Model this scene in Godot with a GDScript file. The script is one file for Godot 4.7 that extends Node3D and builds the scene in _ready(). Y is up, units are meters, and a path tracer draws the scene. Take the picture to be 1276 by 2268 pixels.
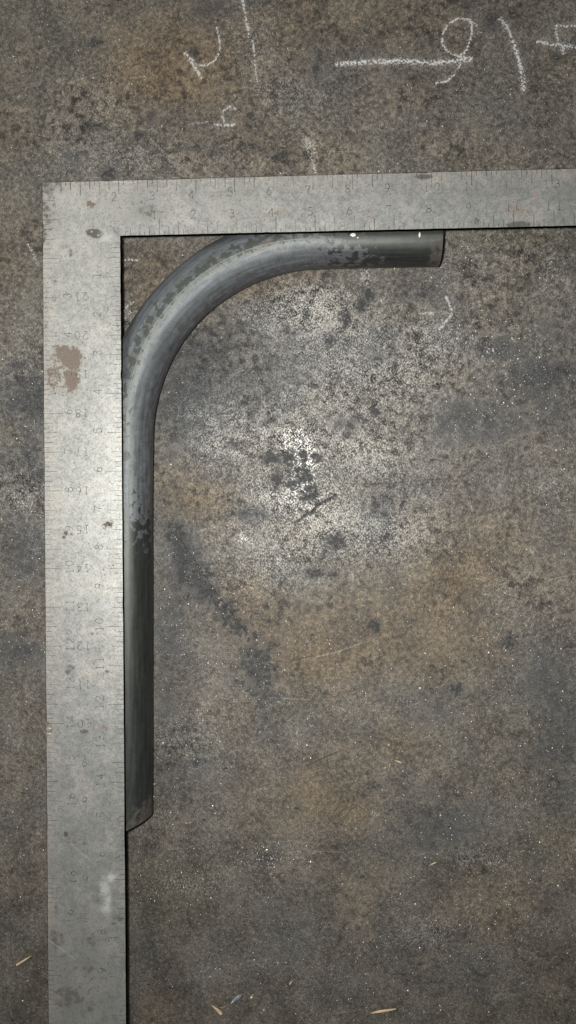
extends Node3D
# A bent steel pipe lying on a worn workshop plate with a framing square laid over it, lit by the flash of the phone that took the photograph.

const EYE := 0.529            # height of the lens above the plate
const LEAN := 0.041           # tangent of the camera's small lean to the left
const FOCAL := 1704.0         # focal length in pixels of the 1276 x 2268 photograph
const PIPE_R := 0.0168
const LEG_X := -0.1290        # plan position of the long leg's axis
const LEG_Z := -0.1795        # plan position of the short leg's axis
const BEND_R := 0.128
const INCH := 0.02513
# plate picture: the piece of plate it covers, in metres
const PX0 := -0.24
const PZ0 := -0.37
const PW := 0.44
const PH := 0.74
const TW := 1216
const TH := 2048

var rng := RandomNumberGenerator.new()
var square_m: StandardMaterial3D
var mark_m: StandardMaterial3D


func _ready() -> void:
	rng.seed = 7
	# ---- camera, light, exposure
	var cam := Camera3D.new()
	cam.name = "camera"
	var c := 1.0 / sqrt(1.0 + LEAN * LEAN)
	var s := LEAN * c
	cam.transform = Transform3D(Basis(Vector3(c, -s, 0), Vector3(0, 0, -1), Vector3(s, c, 0)), Vector3(0, EYE, 0))
	cam.fov = rad_to_deg(2.0 * atan(1134.0 / FOCAL))
	cam.near = 0.01
	cam.far = 20.0
	add_child(cam)
	var env := Environment.new()
	env.background_mode = Environment.BG_COLOR
	env.background_color = Color(0.065, 0.068, 0.07).linear_to_srgb()
	env.tonemap_mode = Environment.TONE_MAPPER_LINEAR
	env.tonemap_exposure = 1.0
	env.sdfgi_enabled = true
	env.ssao_enabled = true
	env.ssil_enabled = true
	var we := WorldEnvironment.new()
	we.name = "workshop_air"
	we.environment = env
	add_child(we)
	var flash := SpotLight3D.new()
	flash.name = "phone_flash"
	flash.position = Vector3(-0.025, EYE - 0.002, -0.008)
	flash.rotation_degrees = Vector3(-90, 0, 0)
	flash.spot_angle = 72.0
	flash.spot_angle_attenuation = 1.0
	flash.spot_range = 6.0
	flash.light_color = Color(1.0, 0.99, 0.965)
	flash.light_energy = 0.34
	flash.light_size = 0.01
	flash.shadow_enabled = true
	add_child(flash)
	# the workshop's own lamp, up to the left
	var lamp := AreaLight3D.new()
	lamp.name = "workshop_lamp"
	lamp.area_size = Vector2(1.2, 0.5)
	lamp.position = Vector3(-1.5, 1.5, -1.2)
	lamp.light_color = Color(1.0, 0.985, 0.95)
	lamp.light_energy = 1.7
	lamp.area_range = 6.0
	lamp.shadow_enabled = true
	add_child(lamp)
	lamp.look_at(Vector3(-0.05, 0, 0))

	build_plate()
	build_pipe()
	build_square()
	build_chalk()
	build_debris()


# ------------------------------------------------------------ helpers
func tag(o: Node3D, label: String, category: String, group := "", kind := "") -> void:
	if label:
		o.set_meta("label", label)
	if category:
		o.set_meta("category", category)
	if group:
		o.set_meta("group", group)
	if kind:
		o.set_meta("kind", kind)


func put(called: String, m: Mesh, mat: Material, parent: Node3D = null) -> MeshInstance3D:
	var o := MeshInstance3D.new()
	o.name = called
	o.mesh = m
	o.material_override = mat
	(parent if parent else self).add_child(o, true)
	return o


# where a spot of the plate seen in the photograph lies, in metres (the camera's own rays)
func on_plate(px: float, py: float, height := 0.0) -> Vector3:
	var c := 1.0 / sqrt(1.0 + LEAN * LEAN)
	var s := LEAN * c
	var u := (px - 638.0) / FOCAL
	var v := (py - 1134.0) / FOCAL
	var d := Vector3(-s + c * u, -c - s * u, v)
	var t := (height - EYE) / d.y
	return Vector3(d.x * t, height, d.z * t)


func noise(freq: float, sd: int, oct := 1, kind := FastNoiseLite.TYPE_SIMPLEX_SMOOTH) -> FastNoiseLite:
	var n := FastNoiseLite.new()
	n.noise_type = kind
	n.seed = sd
	n.frequency = freq
	n.fractal_type = FastNoiseLite.FRACTAL_FBM if oct > 1 else FastNoiseLite.FRACTAL_NONE
	n.fractal_octaves = oct
	n.fractal_gain = 0.55
	return n


func noise_bytes(n: FastNoiseLite, w: int, h: int, sx := 1, sy := 1) -> PackedByteArray:
	var im := n.get_image(w / sx, h / sy, false, false, true)
	if sx > 1 or sy > 1:
		im.resize(w, h, Image.INTERPOLATE_CUBIC)
	return im.get_data()


func tex(im: Image) -> ImageTexture:
	return ImageTexture.create_from_image(im)


# ------------------------------------------------------------ the plate
# soft stains on a small map; each channel one kind of stain
func stain_maps() -> Array:
	var w := TW / 4
	var h := TH / 4
	var maps := []
	for k in 4:
		var a := PackedFloat32Array()
		a.resize(w * h)
		maps.append(a)
	var rust := [  # px, py, radius x, radius y, strength
		[400, 100, 190, 120, 0.8], [300, 160, 120, 90, 0.7], [430, 190, 120, 60, 0.7], [700, 60, 200, 80, 0.45], [900, 30, 200, 60, 0.35], [20, 260, 60, 160, 0.5],
		[650, 330, 140, 60, 0.5], [470, 330, 120, 60, 0.4], [560, 640, 60, 30, 0.8], [650, 620, 90, 30, 0.5], [870, 700, 60, 40, 0.4], [340, 590, 60, 60, 0.7], [310, 680, 30, 50, 0.6],
		[430, 1100, 90, 60, 0.75], [480, 1150, 60, 50, 0.4], [520, 1300, 80, 60, 0.75], [560, 1380, 90, 70, 0.5], [720, 1420, 130, 90, 0.8], [700, 1480, 90, 50, 0.6],
		[1050, 1230, 110, 90, 0.85], [990, 1300, 100, 70, 0.6], [1040, 1420, 120, 80, 0.6], [870, 1370, 120, 90, 0.5], [700, 1740, 100, 70, 1.0], [780, 1800, 60, 40, 0.9], [870, 1650, 70, 40, 0.8],
		[640, 1820, 120, 50, 0.4], [800, 1950, 90, 90, 0.5], [1220, 1850, 80, 60, 0.4], [1100, 1950, 130, 80, 0.45], [1060, 2050, 70, 50, 0.5], [350, 2230, 60, 50, 0.7], [440, 2010, 60, 40, 0.4],
		[1180, 2200, 80, 50, 0.4], [10, 560, 40, 50, 0.5], [850, 1090, 60, 40, 0.25], [940, 1480, 90, 70, 0.4], [360, 1960, 60, 60, 0.3], [1000, 1700, 140, 60, 0.3], [1090, 300, 70, 60, 0.3]]
	var dark := [
		[570, 1470, 40, 60, 0.9], [590, 1600, 26, 44, 0.8], [610, 1545, 36, 12, 0.7], [460, 1310, 36, 40, 0.9], [420, 1250, 40, 50, 0.8], [400, 1190, 30, 40, 0.6], [380, 1350, 60, 140, 0.4], [370, 1500, 50, 160, 0.4], [480, 760, 80, 60, 0.6], [420, 830, 80, 90, 0.6], [390, 930, 60, 80, 0.55], [560, 900, 110, 80, 0.5], [620, 800, 120, 80, 0.35], [850, 1120, 40, 60, 0.75],
		[760, 940, 50, 30, 0.55], [1060, 930, 120, 60, 0.75], [1100, 770, 60, 26, 0.9], [1220, 820, 90, 24, 0.9], [1170, 850, 70, 26, 0.6], [1240, 750, 60, 50, 0.5], [1240, 900, 60, 60, 0.5], [940, 650, 50, 24, 0.7], [870, 740, 70, 26, 0.5], [850, 790, 60, 30, 0.5], [1030, 1050, 90, 30, 0.4], [560, 1140, 70, 16, 0.8], [1210, 1480, 80, 100, 0.5], [1250, 1600, 70, 80, 0.5], [970, 1560, 60, 50, 0.5], [50, 880, 60, 50, 0.9], [85, 870, 20, 50, 0.9], [60, 1020, 60, 70, 0.7], [40, 1200, 60, 70, 0.5], [40, 1440, 60, 40, 0.8], [60, 1250, 60, 60, 0.4], [380, 1720, 90, 70, 0.5], [950, 1850, 120, 60, 0.45], [980, 1790, 90, 60, 0.4], [620, 2050, 160, 90, 0.35], [300, 2100, 60, 60, 0.2], [960, 2150, 160, 80, 0.25], [1190, 1670, 80, 40, 0.45], [1250, 1750, 70, 60, 0.35], [470, 20, 60, 40, 0.6], [350, 260, 40, 30, 0.5], [430, 330, 60, 6, 0.8], [1140, 260, 90, 60, 0.3], [1240, 330, 60, 40, 0.35], [960, 260, 60, 40, 0.3], [720, 170, 40, 40, 0.4], [700, 110, 60, 50, 0.35], [160, 340, 40, 30, 0.4]]
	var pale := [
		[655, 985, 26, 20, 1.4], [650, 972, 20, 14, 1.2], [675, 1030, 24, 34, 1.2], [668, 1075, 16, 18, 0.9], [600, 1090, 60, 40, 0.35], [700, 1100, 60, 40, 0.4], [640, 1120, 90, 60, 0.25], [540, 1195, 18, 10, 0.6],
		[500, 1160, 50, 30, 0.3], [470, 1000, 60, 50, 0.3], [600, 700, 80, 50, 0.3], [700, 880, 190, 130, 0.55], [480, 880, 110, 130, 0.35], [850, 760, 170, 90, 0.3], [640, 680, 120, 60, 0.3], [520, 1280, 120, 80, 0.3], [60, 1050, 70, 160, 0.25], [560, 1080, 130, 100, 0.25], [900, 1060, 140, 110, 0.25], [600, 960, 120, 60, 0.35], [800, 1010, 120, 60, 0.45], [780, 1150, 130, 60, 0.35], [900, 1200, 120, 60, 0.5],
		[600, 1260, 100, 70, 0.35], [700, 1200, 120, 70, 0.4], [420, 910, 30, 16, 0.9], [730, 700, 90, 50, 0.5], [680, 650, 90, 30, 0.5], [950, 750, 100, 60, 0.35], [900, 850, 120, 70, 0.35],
		[1150, 560, 60, 40, 0.3], [1230, 600, 40, 60, 0.3], [1040, 600, 80, 60, 0.3], [170, 310, 110, 90, 0.22], [230, 200, 80, 60, 0.3], [650, 200, 90, 60, 0.4], [560, 90, 50, 70, 0.4], [40, 1100, 60, 40, 0.4],
		[60, 800, 50, 60, 0.35], [400, 1960, 70, 20, 0.5], [960, 2060, 60, 26, 0.4], [900, 2090, 60, 20, 0.3], [1050, 1900, 50, 26, 0.5], [300, 720, 30, 30, 0.7], [410, 1640, 70, 60, 0.35], [350, 1830, 40, 40, 0.2],
		[550, 360, 80, 40, 0.3], [330, 350, 120, 40, 0.35], [690, 330, 16, 30, 0.9], [1220, 1080, 40, 60, 0.35], [810, 610, 14, 24, 0.9], [1130, 1300, 60, 60, 0.3]]
	var olive := [
		[250, 2000, 100, 90, 0.3], [420, 1950, 110, 60, 0.5], [350, 2000, 90, 60, 0.6], [1240, 1850, 90, 70, 0.5], [720, 1560, 120, 60, 0.4], [100, 60, 120, 80, 0.3], [1150, 180, 130, 110, 0.25], [30, 2200, 120, 120, 0.4],
		[1180, 2230, 140, 80, 0.4], [1200, 520, 120, 30, 0.4], [1100, 530, 120, 22, 0.5], [60, 600, 60, 90, 0.4], [20, 400, 70, 120, 0.4], [860, 1950, 140, 80, 0.3], [1100, 1640, 160, 120, 0.2]]
	var lists := [rust, dark, pale, olive]
	for k in 4:
		var a: PackedFloat32Array = maps[k]
		for b in lists[k]:
			var p := on_plate(b[0], b[1])
			var rx: float = b[2] * 0.00031 * (1.0 if k != 1 else 1.0)
			var ry: float = b[3] * 0.00031
			var cx := (p.x - PX0) / PW * w
			var cy := (p.z - PZ0) / PH * h
			var wx := maxf(rx / PW * w, 0.7)
			var wy := maxf(ry / PH * h, 0.7)
			for y in range(maxi(0, int(cy - 2 * wy)), mini(h, int(cy + 2 * wy) + 2)):
				for x in range(maxi(0, int(cx - 2 * wx)), mini(w, int(cx + 2 * wx) + 2)):
					var d := pow((x + 0.5 - cx) / wx, 2.0) + pow((y + 0.5 - cy) / wy, 2.0)
					a[y * w + x] += b[4] * exp(-d * 0.9)
		maps[k] = a
	var out := []
	for k in 4:
		var bytes := PackedByteArray()
		bytes.resize(w * h)
		for i in w * h:
			bytes[i] = int(clampf(maps[k][i], 0.0, 1.5) * 170.0)
		var im := Image.create_from_data(w, h, false, Image.FORMAT_L8, bytes)
		im.resize(TW, TH, Image.INTERPOLATE_CUBIC)
		out.append(im.get_data())
	return out


func build_plate() -> void:
	var st := stain_maps()
	var rust: PackedByteArray = st[0]
	var dark: PackedByteArray = st[1]
	var pale: PackedByteArray = st[2]
	var olive: PackedByteArray = st[3]
	var fine := noise_bytes(noise(0.66, 3, 2, FastNoiseLite.TYPE_VALUE_CUBIC), TW, TH)
	var fine2 := noise_bytes(noise(0.9, 11, 1, FastNoiseLite.TYPE_VALUE), TW, TH)
	var streak := noise_bytes(noise(0.40, 21, 2), TW, TH, 1, 2)
	var mid := noise_bytes(noise(0.085, 31, 4), TW, TH)
	var broad := noise_bytes(noise(0.020, 41, 5), TW, TH, 2, 2)
	var torn := noise(0.084, 61, 3)
	torn.domain_warp_enabled = true
	torn.domain_warp_amplitude = 13.0
	torn.domain_warp_frequency = 0.10
	torn.domain_warp_fractal_type = FastNoiseLite.DOMAIN_WARP_FRACTAL_NONE
	var chips := noise_bytes(torn, TW, TH, 2, 2)
	var hue := noise_bytes(noise(0.024, 51, 4), TW, TH, 4, 4)
	# scratches: dark and bright lines on a map of their own
	var lines := PackedByteArray()
	lines.resize(TW * TH)
	lines.fill(128)
	scratch(lines, [[150, 185], [228, 158]], 235, 1.0)
	scratch(lines, [[290, 128], [250, 146]], 215, 0.8)
	scratch(lines, [[372, 190], [398, 184]], 220, 0.8)
	scratch(lines, [[700, 1455], [745, 1445], [785, 1430], [800, 1425]], 240, 1.0)
	scratch(lines, [[640, 1462], [700, 1452]], 60, 1.2)
	scratch(lines, [[1120, 1370], [1098, 1420]], 225, 0.8)
	scratch(lines, [[1180, 1380], [1170, 1405]], 215, 0.7)
	scratch(lines, [[995, 1195], [995, 1225]], 230, 1.0)
	scratch(lines, [[1040, 1175], [1041, 1195]], 225, 1.0)
	scratch(lines, [[1036, 1270], [1050, 1245]], 220, 0.9)
	scratch(lines, [[965, 1303], [990, 1310]], 220, 0.9)
	scratch(lines, [[1040, 1100], [1046, 1135], [1052, 1145]], 220, 0.9)
	scratch(lines, [[740, 1070], [800, 1072], [860, 1070], [985, 1060]], 45, 1.2)
	scratch(lines, [[655, 1158], [690, 1132], [712, 1114], [745, 1096]], 5, 3.2)
	scratch(lines, [[655, 1158], [690, 1132], [712, 1114], [745, 1096]], 5, 2.4)
	scratch(lines, [[735, 735], [690, 755], [650, 765]], 50, 1.0)
	scratch(lines, [[645, 660], [690, 700]], 60, 0.9)
	scratch(lines, [[950, 730], [1080, 735]], 70, 0.9)
	scratch(lines, [[1140, 560], [1200, 590]], 60, 0.9)
	scratch(lines, [[1125, 600], [1125, 680]], 60, 0.8)
	scratch(lines, [[400, 1195], [470, 1300], [545, 1400]], 70, 2.0)
	scratch(lines, [[680, 1695], [760, 1660]], 50, 1.6)
	scratch(lines, [[590, 1865], [660, 1862]], 210, 0.8)
	scratch(lines, [[690, 1885], [760, 1888]], 215, 0.9)
	scratch(lines, [[590, 1545], [690, 1550]], 215, 0.8)
	scratch(lines, [[1088, 2210], [1125, 2198]], 215, 0.9)
	scratch(lines, [[740, 2245], [800, 2236]], 215, 0.8)
	scratch(lines, [[480, 125], [560, 122]], 205, 0.8)
	scratch(lines, [[845, 60], [930, 62]], 90, 1.0)
	scratch(lines, [[1215, 1285], [1276, 1270]], 210, 1.0)
	scratch(lines, [[718, 335], [790, 336]], 205, 0.8)
	for k in 2600:
		var x := rng.randf_range(0, 1276)
		var y := rng.randf_range(0, 2268)
		var l := rng.randf_range(2, 9) * (4.0 if rng.randf() < 0.05 else 1.0)
		var an := rng.randf_range(-0.5, 0.5) + (PI / 2 if rng.randf() < 0.6 else 0.0)
		scratch(lines, [[x, y], [x + l * cos(an), y + l * sin(an)]], (rng.randi_range(170, 225) if rng.randf() < 0.55 else rng.randi_range(50, 90)), rng.randf_range(0.4, 0.8))

	# burnt spots and pits with an edge of their own
	var burnt := PackedByteArray()
	burnt.resize(TW * TH)
	for b in [
		[640, 1015, 18, 18, 1.0], [675, 1052, 22, 20, 1.1], [685, 1095, 26, 20, 1.0], [615, 1065, 14, 18, 0.9], [700, 1015, 14, 10, 0.8], [650, 1075, 20, 12, 0.8], [600, 1020, 30, 12, 0.6], [765, 705, 16, 20, 1.2], [818, 652, 16, 18, 1.2], [800, 680, 12, 18, 1.0], [730, 752, 14, 12, 1.0], [793, 347, 8, 7, 1.5], [640, 735, 20, 22, 0.6], [1020, 662, 12, 14, 0.8], [740, 1200, 28, 18, 0.9], [695, 1270, 24, 14, 0.9],
		[740, 1273, 16, 7, 0.8], [830, 1390, 18, 20, 0.9], [1130, 1420, 22, 22, 0.9], [1012, 1525, 20, 18, 0.9], [530, 1390, 22, 26, 0.8], [500, 1350, 30, 30, 0.8], [830, 910, 16, 14, 0.8], [600, 1900, 30, 16, 0.7], [830, 1740, 26, 14, 0.7], [570, 330, 30, 20, 0.6], [620, 345, 20, 12, 0.9], [210, 95, 20, 12, 0.8], [560, 280, 30, 26, 0.6], [430, 115, 16, 14, 0.8], [310, 300, 14, 10, 0.9], [240, 385, 24, 16, 0.9], [1090, 45, 26, 26, 0.7]] :
		spot(burnt, b[0], b[1], b[2] * 0.8, b[3] * 0.8, minf(1.0, b[4]))
	# the black chips inside the glint, and the curved dark trail beside the long leg
	for b in [[641, 1014, 13, 11], [676, 1054, 17, 14], [686, 1094, 14, 17], [614, 1066, 8, 14], [700, 1014, 11, 8], [650, 1072, 12, 8], [672, 1008, 7, 9], [598, 1016, 20, 8], [660, 1042, 7, 6], [765, 704, 10, 13], [817, 652, 11, 12], [803, 676, 8, 14], [731, 752, 10, 9]]:
		for k in 2:
			spot(burnt, b[0], b[1], b[2] * 1.25, b[3] * 1.25, 1.0)
			spot(burnt, b[0], b[1], b[2] * 0.7, b[3] * 0.7, 1.5)
	for k in 150:
		var t := rng.randf()
		var p := Vector2(388, 1160).bezier_interpolate(Vector2(400, 1235), Vector2(470, 1330), Vector2(548, 1402), t)
		var r := rng.randf_range(4, 11) * (1.2 - 0.5 * t)
		spot(burnt, p.x + rng.randfn(-4, 9), p.y + rng.randfn(4, 9), r, r, rng.randf_range(0.5, 1.0))
	for k in 90:
		spot(burnt, rng.randfn(572, 20), rng.randfn(1480, 42), rng.randf_range(3, 9), rng.randf_range(3, 9), rng.randf_range(0.4, 0.95))
	for k in 1500:
		var r := 0.8 + 3.2 * pow(rng.randf(), 3.0)
		spot(burnt, rng.randf_range(0, 1276), rng.randf_range(0, 2268), r * rng.randf_range(0.7, 1.6), r, rng.randf_range(0.35, 0.9))
	for k in 60:
		var r := rng.randf_range(4, 11)
		spot(burnt, rng.randf_range(0, 1276), rng.randf_range(0, 1700), r * rng.randf_range(0.8, 2.2), r, rng.randf_range(0.3, 0.7))

	for c in [[170, 310, 110, 80], [330, 360, 130, 40], [620, 300, 120, 60], [560, 100, 60, 70], [720, 230, 120, 90], [1080, 600, 120, 70], [820, 640, 160, 60], [960, 740, 120, 60], [600, 760, 130, 70], [700, 1180, 150, 90],
		[520, 1180, 80, 60], [1150, 1000, 90, 120], [1150, 1330, 60, 60], [60, 820, 40, 110], [50, 1130, 40, 70], [420, 1640, 60, 60], [640, 1560, 90, 50], [960, 2050, 90, 40], [850, 1330, 120, 60]]:
		for k in 120:
			var x := rng.randfn(c[0], c[2])
			var y := rng.randfn(c[1], c[3])
			var l := rng.randf_range(2, 12)
			var an := rng.randfn(0.0, 0.35) + (PI / 2 if rng.randf() < 0.55 else 0.0)
			scratch(lines, [[x, y], [x + l * cos(an), y + l * sin(an)]], rng.randi_range(165, 235) if rng.randf() < 0.7 else rng.randi_range(40, 80), rng.randf_range(0.5, 1.3))
	var color := PackedByteArray()
	color.resize(TW * TH * 3)
	var data := PackedByteArray()
	data.resize(TW * TH * 3)
	for i in TW * TH:
		var calm := clampf(1.15 - 1.2 * absf(float(i) / (TW * TH) - 0.22), 0.0, 1.0)   # the upper part of the plate is the more battered
		var f := fine[i] / 255.0
		var g := fine2[i] / 255.0
		var sk := streak[i] / 255.0
		var m := mid[i] / 255.0
		var b := broad[i] / 255.0
		var ragged := (m - 0.5) * (0.35 + 0.5 * calm) + (sk - 0.5) * 0.7 + (f - 0.5) * 0.35 + (g - 0.5) * 0.2
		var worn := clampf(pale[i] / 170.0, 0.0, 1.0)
		# hard edged stains and scraped patches
		var ch := chips[i] / 255.0 + (f - 0.5) * 0.05
		var stain := clampf((ch - 0.61 - (1.0 - calm) * 0.03 + worn * 0.02) * 22.0, 0.0, 1.0) * (0.16 + 0.24 * clampf((ch - 0.66) * 14.0, 0.0, 1.0)) * clampf(0.35 + (hue[i] / 255.0 - 0.5) * 3.0 + worn * 0.9, 0.0, 1.0)
		var scrape := clampf((0.40 - ch - (1.0 - calm) * 0.04 + worn * 0.05) * 22.0, 0.0, 1.0)
		var ru := clampf(rust[i] / 170.0 * 0.80 + ragged * 0.75 + (b - 0.5) * 0.5 - 0.10, 0.0, 1.0)
		var dk := clampf((dark[i] / 170.0 * 1.15 + (m - 0.5) * 0.9 + (sk - 0.5) * 0.9 + (b - 0.5) * 1.2 + (f - 0.5) * 0.6 + (ch - 0.5) * 0.6 - 0.52) * 2.2, 0.0, 1.0) * 0.62
		dk = maxf(dk, clampf((burnt[i] / 255.0 * 1.1 + (m - 0.5) * 2.0 + (sk - 0.5) * 1.1 + (f - 0.5) * 0.5 - 0.44) * 2.6, 0.0, 0.95) if burnt[i] > 20 else 0.0)
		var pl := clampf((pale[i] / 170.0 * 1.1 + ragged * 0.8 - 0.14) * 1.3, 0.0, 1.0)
		var ol := olive[i] / 170.0
		# bare metal flecks between the scale
		var grain := f * 0.5 + sk * 0.5
		var fleck := clampf((grain * 0.8 + g * 0.2 - 0.575 + pl * 0.10 + (b - 0.5) * 0.14) * 9.0, 0.0, 1.0)
		var salt := clampf((g - 0.86 + (m - 0.5) * 0.34 + (b - 0.5) * 0.14 + worn * 0.06) * 9.0, 0.0, 1.0)
		var pit := clampf((0.36 - grain + (g - 0.5) * 0.25) * 4.0, 0.0, 1.0)
		var l := 91.0 + calm * 8.0 + (b - 0.5) * 34.0 + (m - 0.5) * (24.0 + 40.0 * calm) + (sk - 0.5) * (24.0 + 22.0 * calm) + (f - 0.5) * (46.0 + 90.0 * worn) + (g - 0.5) * (26.0 + 36.0 * worn)
		l *= 1.0 - stain * (0.25 + 0.55 * calm + 0.8 * worn)
		l += scrape * (1.0 + 8.0 * calm + 14.0 * worn)
		var wob := (hue[i] / 255.0 - 0.5)
		var cool := clampf(pale[i] / 170.0 * 0.6 + dark[i] / 170.0 * 0.8, 0.0, 1.0)
		l -= cool * 6.0
		var r := l * (lerpf(1.035, 0.988, cool) + wob * 0.06)
		var gr := l * 0.99
		var bl := l * (lerpf(0.922, 0.995, cool) - wob * 0.06)
		# rust and oil
		r = lerpf(r, l * 1.10 + 3.0, ru * 0.55)
		gr = lerpf(gr, l * 0.94, ru * 0.55)
		bl = lerpf(bl, l * 0.70, ru * 0.55)
		r = lerpf(r, l * 0.92, ol * 0.5)
		gr = lerpf(gr, l * 0.90, ol * 0.5)
		bl = lerpf(bl, l * 0.76, ol * 0.5)
		# blue grey scale and burnt spots
		var dl := 50.0 + (f - 0.5) * 50.0 + (sk - 0.5) * 40.0 + (g - 0.5) * 30.0
		var dw := dk * (0.78 + 0.18 * dk)
		r = lerpf(r, dl * 0.97, dw)
		gr = lerpf(gr, dl * 1.0, dw)
		bl = lerpf(bl, dl * 1.05, dw)
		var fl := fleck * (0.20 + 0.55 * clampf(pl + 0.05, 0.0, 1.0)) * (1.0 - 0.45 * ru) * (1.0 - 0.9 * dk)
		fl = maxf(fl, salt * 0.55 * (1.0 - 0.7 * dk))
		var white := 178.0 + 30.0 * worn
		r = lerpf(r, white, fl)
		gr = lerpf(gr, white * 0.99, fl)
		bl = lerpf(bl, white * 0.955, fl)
		var pk := 1.0 - pit * 0.5
		r *= pk
		gr *= pk
		bl *= pk
		var ln := (lines[i] - 128) / 127.0 * (0.55 + 0.45 * f)
		if ln > 0.0:
			r = lerpf(r, 190.0, ln)
			gr = lerpf(gr, 188.0, ln)
			bl = lerpf(bl, 180.0, ln)
		elif ln < 0.0:
			r *= 1.0 + ln * 0.7
			gr *= 1.0 + ln * 0.7
			bl *= 1.0 + ln * 0.67
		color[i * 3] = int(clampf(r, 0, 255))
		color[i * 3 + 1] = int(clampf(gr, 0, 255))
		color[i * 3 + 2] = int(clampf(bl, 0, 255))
		# the spot that has been rubbed bright
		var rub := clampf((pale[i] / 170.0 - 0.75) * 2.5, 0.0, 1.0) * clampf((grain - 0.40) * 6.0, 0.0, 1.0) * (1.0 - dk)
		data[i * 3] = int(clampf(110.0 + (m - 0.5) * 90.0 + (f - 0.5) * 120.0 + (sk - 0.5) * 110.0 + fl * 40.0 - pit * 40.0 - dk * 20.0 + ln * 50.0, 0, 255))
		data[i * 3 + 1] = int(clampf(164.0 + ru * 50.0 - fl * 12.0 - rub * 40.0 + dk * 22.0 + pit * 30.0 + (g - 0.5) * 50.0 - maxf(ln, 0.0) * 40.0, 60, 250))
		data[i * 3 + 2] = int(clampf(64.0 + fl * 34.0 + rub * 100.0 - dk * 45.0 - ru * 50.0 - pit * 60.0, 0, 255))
	var m := StandardMaterial3D.new()
	m.resource_name = "worn_steel_plate"
	m.albedo_texture = tex(Image.create_from_data(TW, TH, false, Image.FORMAT_RGB8, color))
	var dt := tex(Image.create_from_data(TW, TH, false, Image.FORMAT_RGB8, data))
	m.roughness = 1.0
	m.roughness_texture = dt
	m.roughness_texture_channel = BaseMaterial3D.TEXTURE_CHANNEL_GREEN
	m.metallic = 1.0
	m.metallic_texture = dt
	m.metallic_texture_channel = BaseMaterial3D.TEXTURE_CHANNEL_BLUE
	m.heightmap_enabled = true
	m.heightmap_texture = dt
	m.heightmap_scale = 0.034

	# the slab: nine fields, the picture mirrored from one to the next
	var xs := [PX0 - PW, PX0, PX0 + PW, PX0 + 2 * PW]
	var zs := [PZ0 - PH, PZ0, PZ0 + PH, PZ0 + 2 * PH]
	var us := [1.0, 0.0, 1.0, 0.0]
	var sf := SurfaceTool.new()
	sf.begin(Mesh.PRIMITIVE_TRIANGLES)
	for i in 3:
		for j in 3:
			for q in [[0, 0], [1, 0], [1, 1], [0, 0], [1, 1], [0, 1]]:
				sf.set_normal(Vector3.UP)
				sf.set_uv(Vector2(us[i + q[0]], us[j + q[1]]))
				sf.add_vertex(Vector3(xs[i + q[0]], 0, zs[j + q[1]]))
	var lo := Vector3(xs[0], -0.025, zs[0])
	var hi := Vector3(xs[3], 0.0, zs[3])
	var ring := [Vector3(lo.x, 0, lo.z), Vector3(hi.x, 0, lo.z), Vector3(hi.x, 0, hi.z), Vector3(lo.x, 0, hi.z)]
	for k in 4:
		var a: Vector3 = ring[k]
		var b: Vector3 = ring[(k + 1) % 4]
		var n := (b - a).normalized().cross(Vector3.UP)
		var dn := Vector3(0, lo.y, 0)
		for q in [[a, 0.0], [b, 1.0], [b + dn, 1.0], [a, 0.0], [b + dn, 1.0], [a + dn, 0.0]]:
			sf.set_normal(-n)
			sf.set_uv(Vector2(q[1], 0.02))
			sf.add_vertex(q[0])
	for q in [0, 2, 1, 0, 3, 2]:
		sf.set_normal(Vector3.DOWN)
		sf.set_uv(Vector2(0.5, 0.5))
		sf.add_vertex(ring[q] + Vector3(0, lo.y, 0))
	var plate := put("steel_floor_plate", sf.commit(), m)
	tag(plate, "worn grey brown steel plate with rust stains under the pipe and square", "", "", "structure")


# a ragged dark spot at its place in the photograph, sizes in its pixels
func spot(map: PackedByteArray, px: float, py: float, rx: float, ry: float, strength: float) -> void:
	var p := on_plate(px, py)
	var cx := (p.x - PX0) / PW * TW
	var cy := (p.z - PZ0) / PH * TH
	var wx := rx * 0.00031 / PW * TW
	var wy := ry * 0.00031 / PH * TH
	for y in range(maxi(0, int(cy - 1.6 * wy) - 1), mini(TH, int(cy + 1.6 * wy) + 2)):
		for x in range(maxi(0, int(cx - 1.6 * wx) - 1), mini(TW, int(cx + 1.6 * wx) + 2)):
			var d := Vector2((x + 0.5 - cx) / wx, (y + 0.5 - cy) / wy).length()
			var v := mini(255, int(255.0 * strength * clampf(1.25 - 0.75 * d, 0.0, 1.0)))
			if v > map[y * TW + x]:
				map[y * TW + x] = v


func scratch(map: PackedByteArray, pts: Array, value: int, half: float) -> void:
	for k in pts.size() - 1:
		var a := on_plate(pts[k][0], pts[k][1])
		var b := on_plate(pts[k + 1][0], pts[k + 1][1])
		var pa := Vector2((a.x - PX0) / PW * TW, (a.z - PZ0) / PH * TH)
		var pb := Vector2((b.x - PX0) / PW * TW, (b.z - PZ0) / PH * TH)
		stroke(map, TW, TH, pa, pb, value, half)


# a broken line on a byte map
func stroke(map: PackedByteArray, w: int, h: int, pa: Vector2, pb: Vector2, value: int, half: float) -> void:
	var steps := int(pa.distance_to(pb) * 1.4) + 2
	for i in steps:
		if rng.randf() < 0.30:
			continue
		var p := pa.lerp(pb, float(i) / (steps - 1))
		var r := int(ceil(half))
		for y in range(int(p.y) - r, int(p.y) + r + 1):
			for x in range(int(p.x) - r, int(p.x) + r + 1):
				if x < 0 or y < 0 or x >= w or y >= h:
					continue
				var d := Vector2(x + 0.5, y + 0.5).distance_to(p)
				var t := clampf(half * 0.8 + 0.5 - d, 0.0, 1.0) * rng.randf_range(0.35, 0.9)
				map[y * w + x] = int(lerpf(map[y * w + x], value, t))


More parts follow.
